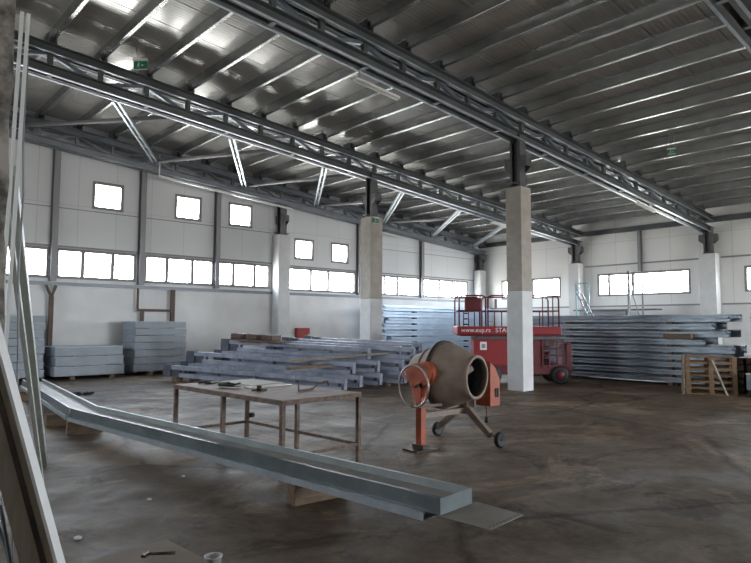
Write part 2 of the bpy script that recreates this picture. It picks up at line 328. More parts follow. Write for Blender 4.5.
# wall posts
POSTL = ['leftmost steel wall post beside the first whole ribbon window', 'steel wall post between the first and second vent windows', 'steel wall post between the second and third vent windows', 'steel wall post just left of the middle concrete column', 'steel wall post on the left wall above the stack of blue profiles']
for x, l in zip((5.08, 7.72, 10.43, 17.14, 21.08), POSTL):
    mb = MB().box(x-.085, x+.085, YW-.17, YW-.16, 2.86, zb(x)+.05).box(x-.1, x+.1, YW-.015, YW-.003, 2.86, zb(x)+.05).box(x-.01, x+.01, YW-.16, YW-.015, 2.86, zb(x)+.05)
    tag(mb.build('wall_post', 'post'), l, 'post', 'steel wall posts')
mb = MB().box(XF-.17, XF-.16, 11.5, 11.63, 3.88, zp(XF)-.34).box(XF-.015, XF-.003, 11.5, 11.63, 3.88, zp(XF)-.34).box(XF-.16, XF-.015, 11.555, 11.57, 3.88, zp(XF)-.34)
tag(mb.build('wall_post', 'post'), 'steel wall post on the far wall crossing the scaffold window', 'post', 'steel wall posts')
t = thing('wall_prop', 'brown steel prop with forked head under the ledge behind the low panel stack', 'prop', (5.05, YW-.16, 0))
MB().box(-.06, .06, -.05, .05, 0, 2.4).build('shaft', 'brown', t)
MB().bar((0, 0, 2.38), (-.16, 0, 2.73), .07, .06, (0, 1, 0)).bar((0, 0, 2.38), (.12, 0, 2.73), .07, .06, (0, 1, 0)).build('forked_head', 'brown', t)
t = thing('wall_frame', 'dark brown steel frame standing above the tall panel stack', 'frame', (8.3, YW-.17, 0))
MB().box(.42, .56, -.04, .04, 0, 2.74).build('upright', 'brown', t); MB().box(-.58, -.48, -.04, .04, 0, 2.0).build('upright', 'brown', t)
MB().box(-.7, .42, -.04, .04, 2.0, 2.08).build('crossbar', 'brown', t)
MB().box(-.72, -.66, -.03, .03, 2.08, 2.74).build('hanger', 'brown', t)

# ------------------------------------------------------------ girders
def cleat(x, y): return ((x-.07, y), (x+.07, y))
def girder(label, Y, m, x0, x1, light=False):
    t = thing('lattice_girder', label, 'girder', (x0, Y, 0), 0, 'roof girders'); X = lambda a: a-x0; s = .13; T = .016
    gap, fw, hh = .055, .13, .2
    for name, z_ in (('bottom_chord', zb), ('top_chord', lambda x: zt(x)-hh)):
        for sgn in (-1, 1):
            # channels back to back with a slot between them; local side axis points to -Y for a bar along +X
            prof = ((sgn*gap,0),(sgn*(gap+fw),0),(sgn*(gap+fw),T),(sgn*(gap+T),T),(sgn*(gap+T),hh-T),(sgn*(gap+fw),hh-T),(sgn*(gap+fw),hh),(sgn*gap,hh))
            MB().ext(prof, (0, 0, z_(x0)), (x1-x0, 0, z_(x1))).build(name, m, t)
    if not light:
        for sy in (-1, 1): MB().bar((0, sy*.165, zb(x0)-.012), (x1-x0, sy*.165, zb(x1)-.012), .045, .022).build('lower_bar', 'galv', t)  # bright strips stand for window light caught on the lower flange edges
        for sy in (-1, 1): MB().bar((0, sy*.17, zt(x0)-hh-.009), (x1-x0, sy*.17, zt(x1)-hh-.009), .03, .016).build('upper_highlight', 'galv', t)  # the same highlight line, added as pale strips under the top chord
    k = 0; x = XP0 + math.ceil((x0-XP0)/1.06)*1.06
    while x < x1-.05:
        MB().bar((X(x), 0, zb(x)+.02), (X(x), 0, zt(x)-.02), .1, .1, (0, 1, 0)).build('web_post', m, t)
        if x+1.06 < x1:
            a, b = (x+.08, x+.98) if k % 2 else (x+.98, x+.08)
            MB().bar((X(a), 0, zb(a)+hh), (X(b), 0, zt(b)-hh), .08, .09, (0, 1, 0)).build('web_diagonal', m if light else 'galvd', t)
        mb = MB().box(X(x)-.09, X(x)-.075, -.17, .17, zt(x)-.01, zt(x)+.22).box(X(x)+.075, X(x)+.09, -.17, .17, zt(x)-.01, zt(x)+.22).box(X(x)-.09, X(x)+.09, -.1, .1, zt(x)-.005, zt(x)+.01)
        mb.build('purlin_cleat', m, t)
        if k % 2 == 0: MB().box(X(x)-.05, X(x)+.05, -.1, .1, zb(x)-.015, zb(x)-.003).build('batten_plate', m, t)
        k += 1; x += 1.06
    return t
XP0 = 4.49
girder('pale grey lattice girder along the top of the windowed left wall', YW-.34, 'wgirder', X0+.05, XF-.05, True)
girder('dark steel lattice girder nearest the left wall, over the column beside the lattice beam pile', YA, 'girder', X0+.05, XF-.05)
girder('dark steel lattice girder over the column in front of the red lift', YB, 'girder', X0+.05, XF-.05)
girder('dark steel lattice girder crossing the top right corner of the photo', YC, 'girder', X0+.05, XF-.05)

# ------------------------------------------------------------ purlins, one per bay and line
bays = [(YW-.02, YA, 'the bay along the left wall'), (YA, YB, 'the bay left of the middle girder'), (YB, YC, 'the bay right of the middle girder'), (YC, -2.1, 'the bay past the corner girder')]
kmax = int((XF-.25-XP0)/1.06)
for ya, yb_, bl in bays:
    L_ = ya-yb_; src = None
    prof = ((-.035,.012),(-.031,.0035),(-.023,0),(.045,0),(.045,.02),(.039,.02),(.039,.005),(-.023,.005),(-.029,.012),(-.029,.235),(.039,.235),(.039,.22),(.045,.22),(.045,.25),(-.035,.25))
    for k in range(kmax, -8 if ya < 12 else -6, -1):
        x = XP0+1.06*k; n_ = kmax-k
        if x < X0+.3: break
        if src is None:
            src = MB().ext([(-a, b) for a, b in prof], (0, 0, 0), (0, -L_+.02, 0)).build('roof_purlin', 'purlin'); o = src
        else: o = src.copy(); COL.objects.link(o)
        o.location = (x, ya-.01, zp(x)+.002)
        tag(o, 'galvanised purlin, %s from the far wall, in %s' % (ORD[n_], bl), 'purlin', 'purlins in '+bl)

# horizontal bracing between wall girder and the next one
def zc_(x): return zb(x)+.3
for i, (xa, xw) in enumerate(((4.9, 7.95), (7.95, 11.25), (11.1, 14.5), (14.4, 18.2), (17.4, 21.4), (20.2, 24.4))):
    mb = MB(); p = Vector((xa, YA+.18, zb(xa)+.0)); q = Vector((xw, YW-.5, zb(xw)+.28)); d = (q-p).normalized(); sd = Vector((-d.y, d.x, 0)).normalized()*.06
    mb.bar(p+sd, q+sd, .05, .09).bar(p-sd, q-sd, .05, .09)
    for j in range(1, 6):
        c0 = p+(q-p)*j/6; mb.bar(c0+sd, c0-sd, .08, .02)
    tag(mb.build('roof_brace', 'galv'), 'bright twin steel roof brace beside the left wall, %s from the left' % ORD[i], 'brace', 'bright roof braces')
for i, (xw, xa) in enumerate(((3.9, 6.5), (7.9, 9.5), (11.3, 12.4), (14.6, 15.9), (18.2, 19.2))):
    mb = MB().tube((xa, YA+.18, zb(xa)+.12), (xw, YW-.5, zb(xw)+.3), .055, 10)
    tag(mb.build('roof_tie', 'post'), 'dark tubular roof tie beside the left wall, %s from the left' % ORD[i], 'tie', 'dark roof ties')

# ------------------------------------------------------------ columns
def column(label, x, y, top, split, wx=.45, wy=.45, head=True, base='cwhite', shaft='conc', headtop=None):
    t = thing('concrete_column', label, 'column', (x, y, 0), 0, 'concrete columns')
    a, b = wx/2, wy/2; Lr = .012
    if split:
        MB().box(-a-Lr*.3, a+Lr*.3, -b-Lr*.3, b+Lr*.3, 0, split).build('painted_base', base, t, .012)
        MB().box(-a, a, -b, b, split, top).build('shaft', shaft, t, .012)
    else: MB().box(-a, a, -b, b, 0, top).build('shaft', shaft, t, .012)
    if head:
        ht = headtop or zb(x)+.16
        MB().box(-.19, .19, -.17, .17, top, top+.03).build('base_plate', 'steel', t)
        h = MB()
        for sy in (-1, 1): h.box(-.13, .13, sy*.14-.008, sy*.14+.008, top+.03, ht).box(-.13, -.11, sy*.14-sy*.05, sy*.14, top+.03, ht).box(.11, .13, sy*.14-sy*.05, sy*.14, top+.03, ht)
        h.box(-.02, .02, -.132, .132, top+.03, ht); h.build('steel_head', 'steel', t)
        for sy in (-1, 1):
            z0 = top+.38; MB().poly([(-.12, sy*.15, z0), (-.12, sy*.32, z0+.14), (-.12, sy*.32, z0+.38), (-.12, sy*.15, z0+.38)], .015).poly([(.12, sy*.15, z0), (.12, sy*.32, z0+.14), (.12, sy*.32, z0+.38), (.12, sy*.15, z0+.38)], .015).box(-.12, .12, sy*.3-.01, sy*.3+.01, z0+.14, z0+.38).box(-.12, .12, min(sy*.15, sy*.32), max(sy*.15, sy*.32), z0+.36, z0+.38).build('side_bracket', 'steel', t)
        for sx in (-1, 1): MB().box(min(sx*.13, sx*.3), max(sx*.13, sx*.3), -.1, .1, top+.08, top+.1).build('side_lug', 'steel', t)
    return t
column('tall concrete column with white lower half in front of the red lift', 12.83, 8.85, 5.02, 2.43, .43, .45)
column('concrete column behind the rusty table, beside the lattice beam pile', 12.85, 14.4, 4.97, 2.4, .5, .5)
column('white concrete column standing against the left wall near the middle', 13.05, YW-.26, 5.02, None, .52, .45, shaft='cwhite')
column('white concrete column in the far left corner of the hall', 25.25, YW-.26, 4.4, None, .5, .45, shaft='cwhite')
column('concrete column at the far wall, just left of the scaffold', 25.3, YA, 4.38, None, .45, .5, shaft='cwhite')
column('concrete column at the far wall above the right end of the steel stack', 25.3, YB-.05, 4.36, None, .45, .6, shaft='cwhite')
# broken near column at the left edge
t = thing('concrete_column', 'rough broken dark concrete column at the left edge of the photo', 'column', (.34, 3.28, 0), 0, 'concrete columns')
mb = MB(); nz = 46
rings = []
for i in range(nz+1):
    z = 5.1*i/nz; ring = []
    for j in range(28):
        a = 2*pi*(j+.5)/28; r = .25/max(abs(cos(a)), abs(sin(a))); c_ = 1-.028*max(0, r-.3)/.05
        rr = r*c_*(1+random.uniform(-.045, .02)); ring.append(mb.bm.verts.new((rr*cos(a), rr*sin(a), z)))
    rings.append(ring)
for a, b in zip(rings, rings[1:]):
    for j in range(28): mb.bm.faces.new((a[j], a[(j+1) % 28], b[(j+1) % 28], b[j])).smooth = False
mb.bm.faces.new(rings[0][::-1]); mb.bm.faces.new(rings[-1]); mb.build('shaft', 'roughconc', t)

# ------------------------------------------------------------ roof-hung bits
def lamp(p, q, label, rods=True, top=None):
    p, q = Vector(p), Vector(q); c = (p+q)/2; t = thing('tube_lamp', label, 'lamp', c, 0, 'tube lamps'); d = (q-p)/2
    MB().bar(-d, d, .12, .05).build('housing', 'white', t); MB().tube(-d*.95-Vector((0,0,.045)), d*.95-Vector((0,0,.045)), .018, 8).build('tube', 'cup', t)
    for s_ in (-.8, .8):
        e = d*s_; zz = (top if top else zb(c.x+e.x)) - c.z
        if zz > .03: MB().tube(e, (e.x, e.y, zz), .008, 6).build('hanging_rod', 'steel', t)
lamp((7.5, YB+.1, zb(7.5)-.24), (8.7, YB+.1, zb(8.7)-.24), 'unlit tube lamp hanging under the middle girder, left of the column')
lamp((19.4, YB+.0, zb(19.4)-.14), (20.7, YB+.0, zb(20.7)-.14), 'unlit tube lamp under the middle girder, right of the column')
lamp((19.1, YA+.0, zb(19.1)-.14), (20.3, YA+.0, zb(20.3)-.14), 'unlit tube lamp under the second girder, left of the front column')
lamp((18.2, YW-.34, zb(18.2)-.14), (19.6, YW-.34, zb(19.6)-.14), 'unlit tube lamp on the girder of the left wall')
mb = MB().bar((7.95, YW-.72, 6.42), (13.2, YW-.72, 6.0), .07, .06).bar((7.98, YW-.72, 6.42), (7.98, YW-.72, 7.15), .03, .03)
tag(mb.build('cable_tray', 'white'), 'long white cable tray with drop rod under the left wall girder', 'cable tray')
tag(MB().tube((7.69, YB+.02, zb(7.7)+.7), (7.69, YB+.02, zb(7.7)+.95), .006, 6).build('hanging_wire', 'chrome'), 'short thin wire on top of the middle girder', 'wire')
def man(mb, s=1):                         # running figure and arrow of the escape sign, in the x-z plane
    y = -.012
    def b(p, q, w_): mb.bar((p[0]*s, y, p[1]*s), (q[0]*s, y, q[1]*s), .004, w_*s, (0, 0, 1))
    mb.lathe([(0, 0), (.014*s, 0), (.014*s, .004), (0, .004)], 10, (-.03*s, y, .055*s), (0, -1, 0))
    b((-.032, .04), (-.045, .0), .022); b((-.045, .0), (-.02, -.02), .012); b((-.02, -.02), (-.03, -.055), .011); b((-.045, .0), (-.075, -.045), .012)
    b((-.035, .035), (-.008, .015), .009); b((-.035, .035), (-.065, .018), .009)
    b((.03, 0), (.1, 0), .014); b((.03, 0), (.055, .025), .012); b((.03, 0), (.055, -.025), .012)
def exit_sign(loc, rz, label, s=1, hz=.3):
    t = thing('exit_sign', label, 'exit sign', loc, rz, 'green escape signs')
    MB().box(-.17*s, .17*s, -.035, .035, .1*s, .16*s).build('housing', 'white', t, .006)
    MB().box(-.16*s, .16*s, -.008, .008, -.09*s, .1*s).build('green_panel', 'green', t)
    mb = MB(); man(mb, s); mb.build('running_figure', 'white', t)
    MB().box(-.165*s, .165*s, -.01, .01, -.105*s, -.09*s).build('edge_strip', 'white', t)
    MB().tube((-.1*s, 0, .16*s), (-.1*s, 0, hz), .006, 6).tube((.1*s, 0, .16*s), (.1*s, 0, hz), .006, 6).build('hanging_rods', 'chrome', t)
exit_sign((5.05, 13.5, 7.4), radians(-45), 'green escape sign with white housing hanging above the left girder', .95, zd(5.05)-7.4)
exit_sign((17.1, 6.8, 6.36), radians(-60), 'small green escape sign under the roof at the upper right', .62, zd(17.1)-6.36)
exit_sign((12.78, YA-.27, 4.85), radians(-0), 'small green escape sign on the column beside the beam pile', .75, .14)

# ------------------------------------------------------------ insulation panel packs
def pack(x0, x1, y0, y1, z0, z1, label, grp, rz=0):
    cx, cy = (x0+x1)/2, (y0+y1)/2; t = thing('panel_pack', label, 'panel pack', (cx, cy, z0), rz, grp); a, b, h = (x1-x0)/2, (y1-y0)/2, z1-z0
    MB().box(-a, a, -b, b, .012, h-.025).build('panels', 'panel', t, .006)
    MB().box(-a-.006, a+.006, -b-.006, b+.006, h-.025, h-.004).build('top_film', 'film', t)
    n_ = 2
    for i in range(n_): MB().box(-a+(i+.5)*2*a/n_-.02, -a+(i+.5)*2*a/n_+.02, -b-.009, b+.009, .0, .0119).build('strap', 'black', t)
    return t
for k in range(8):
    pack(3.45+.02*(k % 2), 4.66-.015*(k % 3), 18.85, 19.9, .1+.215*k, .1+.215*(k+1), 'panel pack in the far left stack behind the pale bars, %s from the floor' % ORD[k], 'left panel stack')
for k in range(3):
    pack(4.86+.02*(k % 2), 6.8-.03*k, 18.72, 19.85, .1+.28*k, .1+.28*(k+1), 'wide panel pack in the low stack before the wall prop, %s from the floor' % ORD[k], 'low panel stack', radians(2.2))
for k in range(7):
    pack(7.12+.015*(k % 3), 8.82+.02*(k % 2), 18.92, 19.86, .12+.222*k, .12+.222*(k+1), 'panel pack in the tall stack under the brown frame, %s from the floor' % ORD[k], 'tall panel stack', radians(3))
for x, y, l in ((3.8, 19.4, 'far left'), (5.4, 19.3, 'low'), (6.5, 19.3, 'low'), (7.7, 19.4, 'tall'), (8.8, 19.4, 'tall'), (4.4, 19.4, 'far left')):
    side = 'left' if x in (3.8, 5.4, 7.7) else 'right'
    tag(MB().box(x-.06, x+.06, y-.5, y+.5, 0, .1).build('timber_bearer', 'wood', None), '%s timber bearer under the %s panel stack' % (side, l), 'timber', 'bearers under the panel stacks')

# red cabinet on the left wall
t = thing('fire_cabinet', 'small red cabinet on the left wall behind the beam pile', 'cabinet', (14.2, YW-.002, .93))
MB().box(-.3, .3, -.18, 0, 0, .52).build('case', 'redbox', t, .01); d = MB().box(-.27, .27, -.195, -.18, .03, .49).build('door', 'redbox', t, .005)
MB().box(.2, .24, -.21, -.195, .22, .3).build('handle', 'chrome', d)

# ------------------------------------------------------------ pile of white lattice beams
TILT = .034
def lattice(L_, H=.31):
    t = thing('lattice_beam', 'x', 'beam', (0, 0, 0)); w_ = .14; c_ = .112
    MB().box(0, L_, -w_/2, w_/2, H-c_, H).build('top_chord', 'beam', t, .005)
    MB().box(.35, L_-.05, -w_/2, w_/2, 0, c_).build('bottom_chord', 'beam', t, .005)
    n_ = max(3, int(L_/1.1))
    for i in range(n_+1):
        x = .45+(L_-.6)*i/n_
        MB().box(x-.03, x+.03, -.03, .03, c_, H-c_).build('web_post', 'plate', t)
    for i in range(1, n_):
        x = .45+(L_-.6)*i/n_
        MB().box(x-.004, x+.004, -w_/2-.004, -w_/2, H-c_, H).build('joint_line', 'plate', t)
    MB().box(-.2, .06, -.1, .1, -.0, H+.03).build('end_block', 'plate', t, .01); MB().box(.06, .34, -.01, .01, .0, H-c_).build('gusset_plate', 'plate', t)
    MB().box(L_, L_+.02, -.08, .08, .02, H-.01).build('end_plate', 'beam', t)
    return t
dirn = Vector((.42, -.907, 0)).normalized(); nrm_ = Vector((.907, .42, 0)).normalized(); RZ = atan2(dirn.y, dirn.x)
def at(al, ac, z=0): v = P0+dirn*al+nrm_*ac; v.z = z; return v
LB = {}
rows = [ # start along, across, height of left end, layers, lengths
 (-.75, 0.0, .14, 1, (5.4,)), (-.55, .48, .2, 2, (5.4, 5.0)), (.0, .94, .22, 3, (5.2, 4.9, 4.4)), (1.3, 1.42, .22, 3, (4.4, 4.1, 4.2)), (1.7, 1.9, .24, 3, (4.0, 3.8, 3.2)),
 (1.2, 2.4, .26, 3, (4.5, 4.3, 3.9)), (1.9, 2.88, .26, 3, (3.8, 3.6, 3.3)), (1.4, 3.36, .28, 3, (4.2, 4.0, 3.7))]
P0 = Vector((7.62, 15.9, 0))
for r_, (al, ac, z0, nl, lens) in enumerate(rows):
    for k in range(nl):
        L_ = lens[k]; p = at(al+.22*k, ac+.03*k*(-1)**r_, z0+k*.315-.22*k*TILT)
        if L_ not in LB: LB[L_] = o = lattice(L_); o.location = p; o.rotation_euler = (0, TILT, RZ)
        else: o = dup(LB[L_], p); o.rotation_euler = (0, TILT, RZ)
        o['label'] = 'white lattice beam in the staggered pile, %s row from the camera, %s layer' % (ORD[r_], ('bottom', 'second', 'third')[k]); o['group'] = 'lattice beams in the staggered pile'
    pl = at(al+.25, ac); h_ = z0-.25*TILT-.004
    o = tag(MB().box(-.06, .06, -.16, .16, 0, h_).build('timber_block', 'wood'), 'timber block propping the left end of beam pile row %s' % ('one','two','three','four','five','six','seven','eight','nine')[r_], 'block', 'blocks under the beam pile'); o.location = pl; o.rotation_euler = (0, 0, RZ)
    ar = lens[0]-.5; h_ = max(.01, z0-ar*TILT-.004)
    o = tag(MB().box(-.05, .05, -.12, .12, 0, h_).build('timber_block', 'wood'), 'timber block propping the right end of beam pile row %s' % ('one','two','three','four','five','six','seven','eight','nine')[r_], 'block', 'blocks under the beam pile'); o.location = at(al+ar, ac); o.rotation_euler = (0, 0, RZ)
# boards and blocks lying on the pile, two long planks across it
for j in range(3):
    ac = .62+.22*j; p = at(.75, ac, 1.17-.022); q = at(2.35, ac, 1.17-.022-1.6*TILT)
    tag(MB().bar(p+Vector((0,0,.022)), q+Vector((0,0,.022)), .18, .044).build('plank', 'wood'), 'short brown plank under the dark blocks on the pile, %s from the camera' % ORD[j], 'plank', 'planks under the blocks')
for j in range(3):
    al = .98+.5*j; t = tag(MB().box(-.18, .18, -.24, .24, 0, .15).build('timber_block', 'brown', None, .02), 'dark timber block on top of the beam pile, %s from the left' % ORD[j], 'block', 'dark blocks on the pile')
    t.location = at(al, .84, 1.195-(al-.75)*TILT); t.rotation_euler = (0, TILT, RZ)
tag(MB().bar((8.8, 13.05, .665), (11.0, 11.7, .86), .2, .05).build('long_plank', 'palewood'), 'long pale plank lying askew across the beam pile', 'plank')
tag(MB().bar((8.42, 12.42, .53), (9.62, 12.36, .56), .2, .06).build('short_plank', 'wood'), 'brown plank end lying low on the front of the beam pile', 'plank')

# ------------------------------------------------------------ steel profile stacks
def channel(L_, m, w_=.16, h=.17, T=.012, flip=1, lip=.035):
    mb = MB().ext([(flip*a, b) for a, b in ((-w_/2,0),(w_/2,0),(w_/2,lip),(w_/2-T,lip),(w_/2-T,T),(-w_/2+T,T),(-w_/2+T,h-T),(w_/2-T,h-T),(w_/2-T,h-lip*1.5),(w_/2,h-lip*1.5),(w_/2,h),(-w_/2,h))], (0, 0, 0), (L_, 0, 0))
    return mb.build('steel_profile', m)
# blue stack along the left wall, profiles run along X
ch = {}
for k in range(9):
    L_ = (6.8, 7.2, 7.0)[k % 3]
    for j in range(2):
        if (L_, j) not in ch: o = ch[L_, j] = channel(L_, 'galvw', .2, .185 if j == 0 else .245)
        else: o = ch[L_, j].copy(); COL.objects.link(o)
        x_ = 16.72+(.35, .0, .15, .45, .1, .05, .3, .0, .1)[k]+.2*j
        o.location = (x_, 18.1+.3*j, .14+.252*k); o.rotation_euler = (0, 0, 0)
        if j == 0: o.rotation_euler = (0, 0, 0)
        tag(o, 'pale blue steel profile in the stack by the left wall, %s layer, %s row' % (ORD[k], ('front', 'rear')[j]), 'steel profile', 'blue profile stack')
for k in range(9):
    for x in (18.6, 22.0):
        z0 = .14+.252*k-.08 if k else 0
        z0 = 0 if k == 0 else .14+.252*(k-1)+.1855
        tag(MB().box(x-.06, x+.06, 18.0, 18.55 if k == 0 else 18.21, z0, .139+.252*k).build('spacer_block', 'darkiron'), 'dark spacer under layer %s of the blue profile stack, %s line' % (('one', 'two', 'three', 'four', 'five', 'six', 'seven', 'eight', 'nine')[k], 'left' if x < 20 else 'right'), 'spacer', 'spacers in the blue stack')
# dark steel stack at the right, profiles run along Y
ch = {}
ends = (5.25, 5.35, 5.2, 5.45, 5.3, 5.9, 5.5, 5.75, 5.3); ln = (6.6, 6.6, 6.4, 6.4, 6.6, 6.0, 6.4, 6.0, 6.6)
for k in range(9):
    for j in range(4):
        L_ = ln[k]
        if (L_, j > 0) not in ch: o = ch[L_, j > 0] = channel(L_, 'galvd', .2, .125 if j == 0 else .195, flip=-1, lip=.024)
        else: o = ch[L_, j > 0].copy(); COL.objects.link(o)
        o.location = (16.92+.27*j+(.09 if j else 0), ends[k]+.08*((j*7+k) % 3), .1+.2*k); o.rotation_euler = (0, 0, pi/2)
        tag(o, 'grey steel profile in the right stack, %s layer up, %s from the front' % (ORD[k], ORD[j]), 'steel profile', 'grey profile stack')
for k in range(9):
    for y in (6.9, 9.9):
        z0 = 0 if k == 0 else .1+.2*(k-1)+.1255
        tag(MB().box(16.83, 18.1 if k == 0 else 17.03, y-.06, y+.06, z0, .0995+.2*k).build('spacer_batten', 'wood'), 'timber batten under layer %s of the grey profile stack, %s line' % (('one', 'two', 'three', 'four', 'five', 'six', 'seven', 'eight', 'nine')[k], 'right' if y < 8 else 'left'), 'spacer', 'battens in the grey stack')
tag(MB().box(16.7, 16.819, 6.3, 7.0, 1.24, 1.38).build('timber_block', 'wood'), 'brown timber block stuck on the front face of the grey stack', 'block')
# stack beyond, at the right edge
o0 = {}
for k in range(9):
    for j in range(2):
        if j not in o0: o = o0[j] = channel(5.0, 'galvd', .2, .125 if j == 0 else .197, flip=-1, lip=.03)
        else: o = o0[j].copy(); COL.objects.link(o)
        o.location = (19.2+.3*j, -.4+.06*(k % 3)+.9, .1+.202*k); o.rotation_euler = (0, 0, pi/2)
        tag(o, 'grey steel profile in the farther stack at the right edge, %s layer, %s row' % (ORD[k], ('front', 'rear')[j]), 'steel profile', 'far right profile stack')
for k in range(9):
    for y in (1.6, 4.4):
        z0 = 0 if k == 0 else .1+.202*(k-1)+.1255
        tag(MB().box(19.12, 19.6 if k == 0 else 19.31, y-.06, y+.06, z0, .0995+.202*k).build('spacer_batten', 'wood'), 'timber batten under layer %s of the right edge stack, %s line' % (('one', 'two', 'three', 'four', 'five', 'six', 'seven', 'eight', 'nine')[k], 'right' if y < 3 else 'left'), 'spacer', 'battens in the right edge stack')

# ------------------------------------------------------------ pallets at the right
PR = atan2(-.87, .42)
def pallet():
    t = thing('wooden_pallet', 'x', 'pallet', (0, 0, 0)); L_, D, H = 1.06, .8, .144
    for i in range(5): MB().box(0, L_, i*.175, i*.175+.1, H-.022, H).build('top_board', 'pallet', t)
    for i in range(3): MB().box(i*.48, i*.48+.1, 0, D, H-.044, H-.022).build('cross_board', 'pallet', t)
    for i in range(3):
        for j in range(3): MB().box(i*.48, i*.48+.1, j*.35, j*.35+.1, .022, H-.044).build('block', 'pallet', t)
    for j in range(3): MB().box(0, L_, j*.35, j*.35+.1, 0, .022).build('bottom_board', 'pallet', t)
    return t
src = None
for k in range(6):
    loc = (15.16+random.uniform(-.02, .02), 5.86, .146*k)
    if src is None: src = o = pallet(); o.location = loc; o.rotation_euler = (0, 0, PR)
    else: o = dup(src, loc, PR)
    o['label'] = 'brown wooden pallet in the pile before the grey steel stack, %s from the floor' % ORD[k]; o['group'] = 'stacked pallets'
dP = Vector((cos(PR), sin(PR), 0)); nP = Vector((sin(PR), -cos(PR), 0))
tag(MB().bar(Vector((15.14, 5.92, 0))+nP*.06, Vector((15.14, 5.92, .93))+nP*.06, .06, .03, (1, 0, 0)).build('leaning_board', 'palewood'), 'upright pale board at the left edge of the pallet pile', 'board')
p = Vector((15.16, 5.86, 0))+dP*.8+nP*.35; q = Vector((15.16, 5.86, .8))+dP*.55+nP*.03
tag(MB().bar(p+Vector((0, 0, .02)), q, .045, .03).build('leaning_stick', 'palewood'), 'thin pale stick leaning diagonally on the pallet pile', 'stick')
# crate-like bundle and white box right of the pallets
t = thing('profile_bundle', 'dark bundle of short black steel angles behind the pallet pile', 'bundle', (16.6, 4.78, 0))
for k in range(5):
    for j in range(3): MB().box(-.5+.02*j, .5, -.35+.25*j, -.17+.25*j, .02+.17*k, .17+.17*k).build('short_angle', 'darkiron', t)
MB().box(-.4, -.3, -.4, .4, 0, .02).box(.3, .4, -.4, .4, 0, .02).build('skid', 'wood', t)
t = thing('white_crate', 'pale grey box on dark runners at the right edge', 'box', (15.8, 4.28, 0))
MB().box(-.27, .27, -.5, .42, .16, .5).build('body', 'panel', t, .01); MB().box(-.28, .28, -.51, .43, .5, .53).build('lid', 'white', t, .004); MB().box(-.26, -.18, -.48, .4, 0, .16).build('runner', 'black', t); MB().box(.18, .26, -.48, .4, 0, .16).build('runner', 'black', t)

# ------------------------------------------------------------ scaffold by the far wall
def scaff_frame(name, label, x, y0, y1, top, m, ladder=True):
    t = thing(name, label, 'scaffold', (x, y0, 0), 0, 'scaffold frames'); d = y1-y0
    MB().tube((0, 0, 0), (0, 0, top), .035).build('upright', m, t); MB().tube((0, d, 0), (0, d, top), .035).build('upright', m, t)
    for z in (.5, 1.4, top-.03): MB().tube((0, 0, z), (0, d, z), .022, 8).build('rung', m, t)
    MB().tube((0, 0, 1.5), (0, d, top-.1), .018, 8).build('diagonal', m, t)
    return t
scaff_frame('scaffold', 'pale blue scaffold end frame beside the far column, left of the window', 23.9, 13.05, 13.62, 3.4, 'blue')
scaff_frame('scaffold', 'grey scaffold end frame in front of the window middle', 24.2, 10.9, 11.42, 3.3, 'post')
tag(MB().tube((23.7, 11.23, 0), (23.7, 11.23, 3.75), .045).build('scaffold_pole', 'post'), 'tall grey pole rising in front of the scaffold window', 'pole')
mb = MB().box(24.3, 24.8, 10.4, 14.0, 2.205, 2.265)
tag(mb.build('scaffold_deck', 'steel'), 'long dark plank deck spanning the scaffold frames', 'platform')
tag(MB().box(24.4, 24.7, 11.7, 13.2, 0, 2.2).build('sheet_stack', 'post', None, .02), 'tall grey stack of sheets standing under the scaffold deck', 'stack')
t = thing('step_ladder', 'pale step ladder leaning beside the blue scaffold frame', 'ladder', (23.4, 13.3, 0))
MB().bar((0, 0, 2.95), (0, -1.45, 0), .05, .07, (1, 0, 0)).build('rail', 'steel', t); MB().bar((.4, 0, 2.95), (.4, -1.45, 0), .05, .07, (1, 0, 0)).build('rail', 'steel', t)
for k in range(1, 10): MB().box(-.0, .4, -1.45*(1-k/10)-.06, -1.45*(1-k/10)+.06, 2.95*k/10-.015, 2.95*k/10+.015).build('step', 'steel', t)

# ------------------------------------------------------------ scissor lift
LU = Vector((.728, -.686, 0)); LR = atan2(LU.y, LU.x)
t = thing('scissor_lift', 'red scissor lift with guard rails parked behind the front column', 'scissor lift', (12.83, 10.86, 0), LR)
# local: x along the platform (0..2.82), y away from the camera, z up
MB().box(.42, 3.1, .1, 1.15, .26, .52).build('chassis', 'dred', t, .02)
for x in (.95, 2.78):
    for y in (.12, 1.13):
        wl = MB().lathe([(0, -.1), (.2, -.1), (.25, -.07), (.25, .07), (.2, .1), (0, .1)], 24, (x, y, .25), (0, 1, 0)).build('wheel', 'black', t)
        MB().lathe([(0, 0), (.13, 0), (.11, -.03), (0, -.03)], 18, (x, y-.1, .25), (0, 1, 0)).build('wheel_hub', 'dred', wl)
b = MB().box(.45, 2.05, .06, .6, .5, 1.22).build('power_box', 'red', t, .03)
MB().box(.62, .8, .05, .06, .92, 1.14).build('notice_plate', 'white', b); MB().box(.66, .76, .044, .05, .97, 1.08).build('notice_print', 'post', b)
MB().box(.5, 1.85, .052, .06, 1.2, 1.22).build('edge_trim', 'dred', b)
MB().box(.5, 2.7, .2, 1.1, 1.02, 1.3).build('scissor_pack', 'steel', t)
for z in (.6, .8, 1.0):
    MB().bar((.6, .65, z), (2.65, .65, z+.16), .06, .1).build('scissor_arm', 'dred', t); MB().bar((.6, .75, z+.16), (2.65, .75, z), .06, .1).build('scissor_arm', 'dred', t)
ld = MB()
for x in (2.32, 2.5, 2.7, 2.86): ld.box(x-.02, x+.02, .06, .1, .45, 1.22)
for z in (.5, .78, .98, 1.2): ld.box(2.3, 2.88, .05, .11, z-.02, z+.02)
ld.build('entry_ladder', 'dred', t)
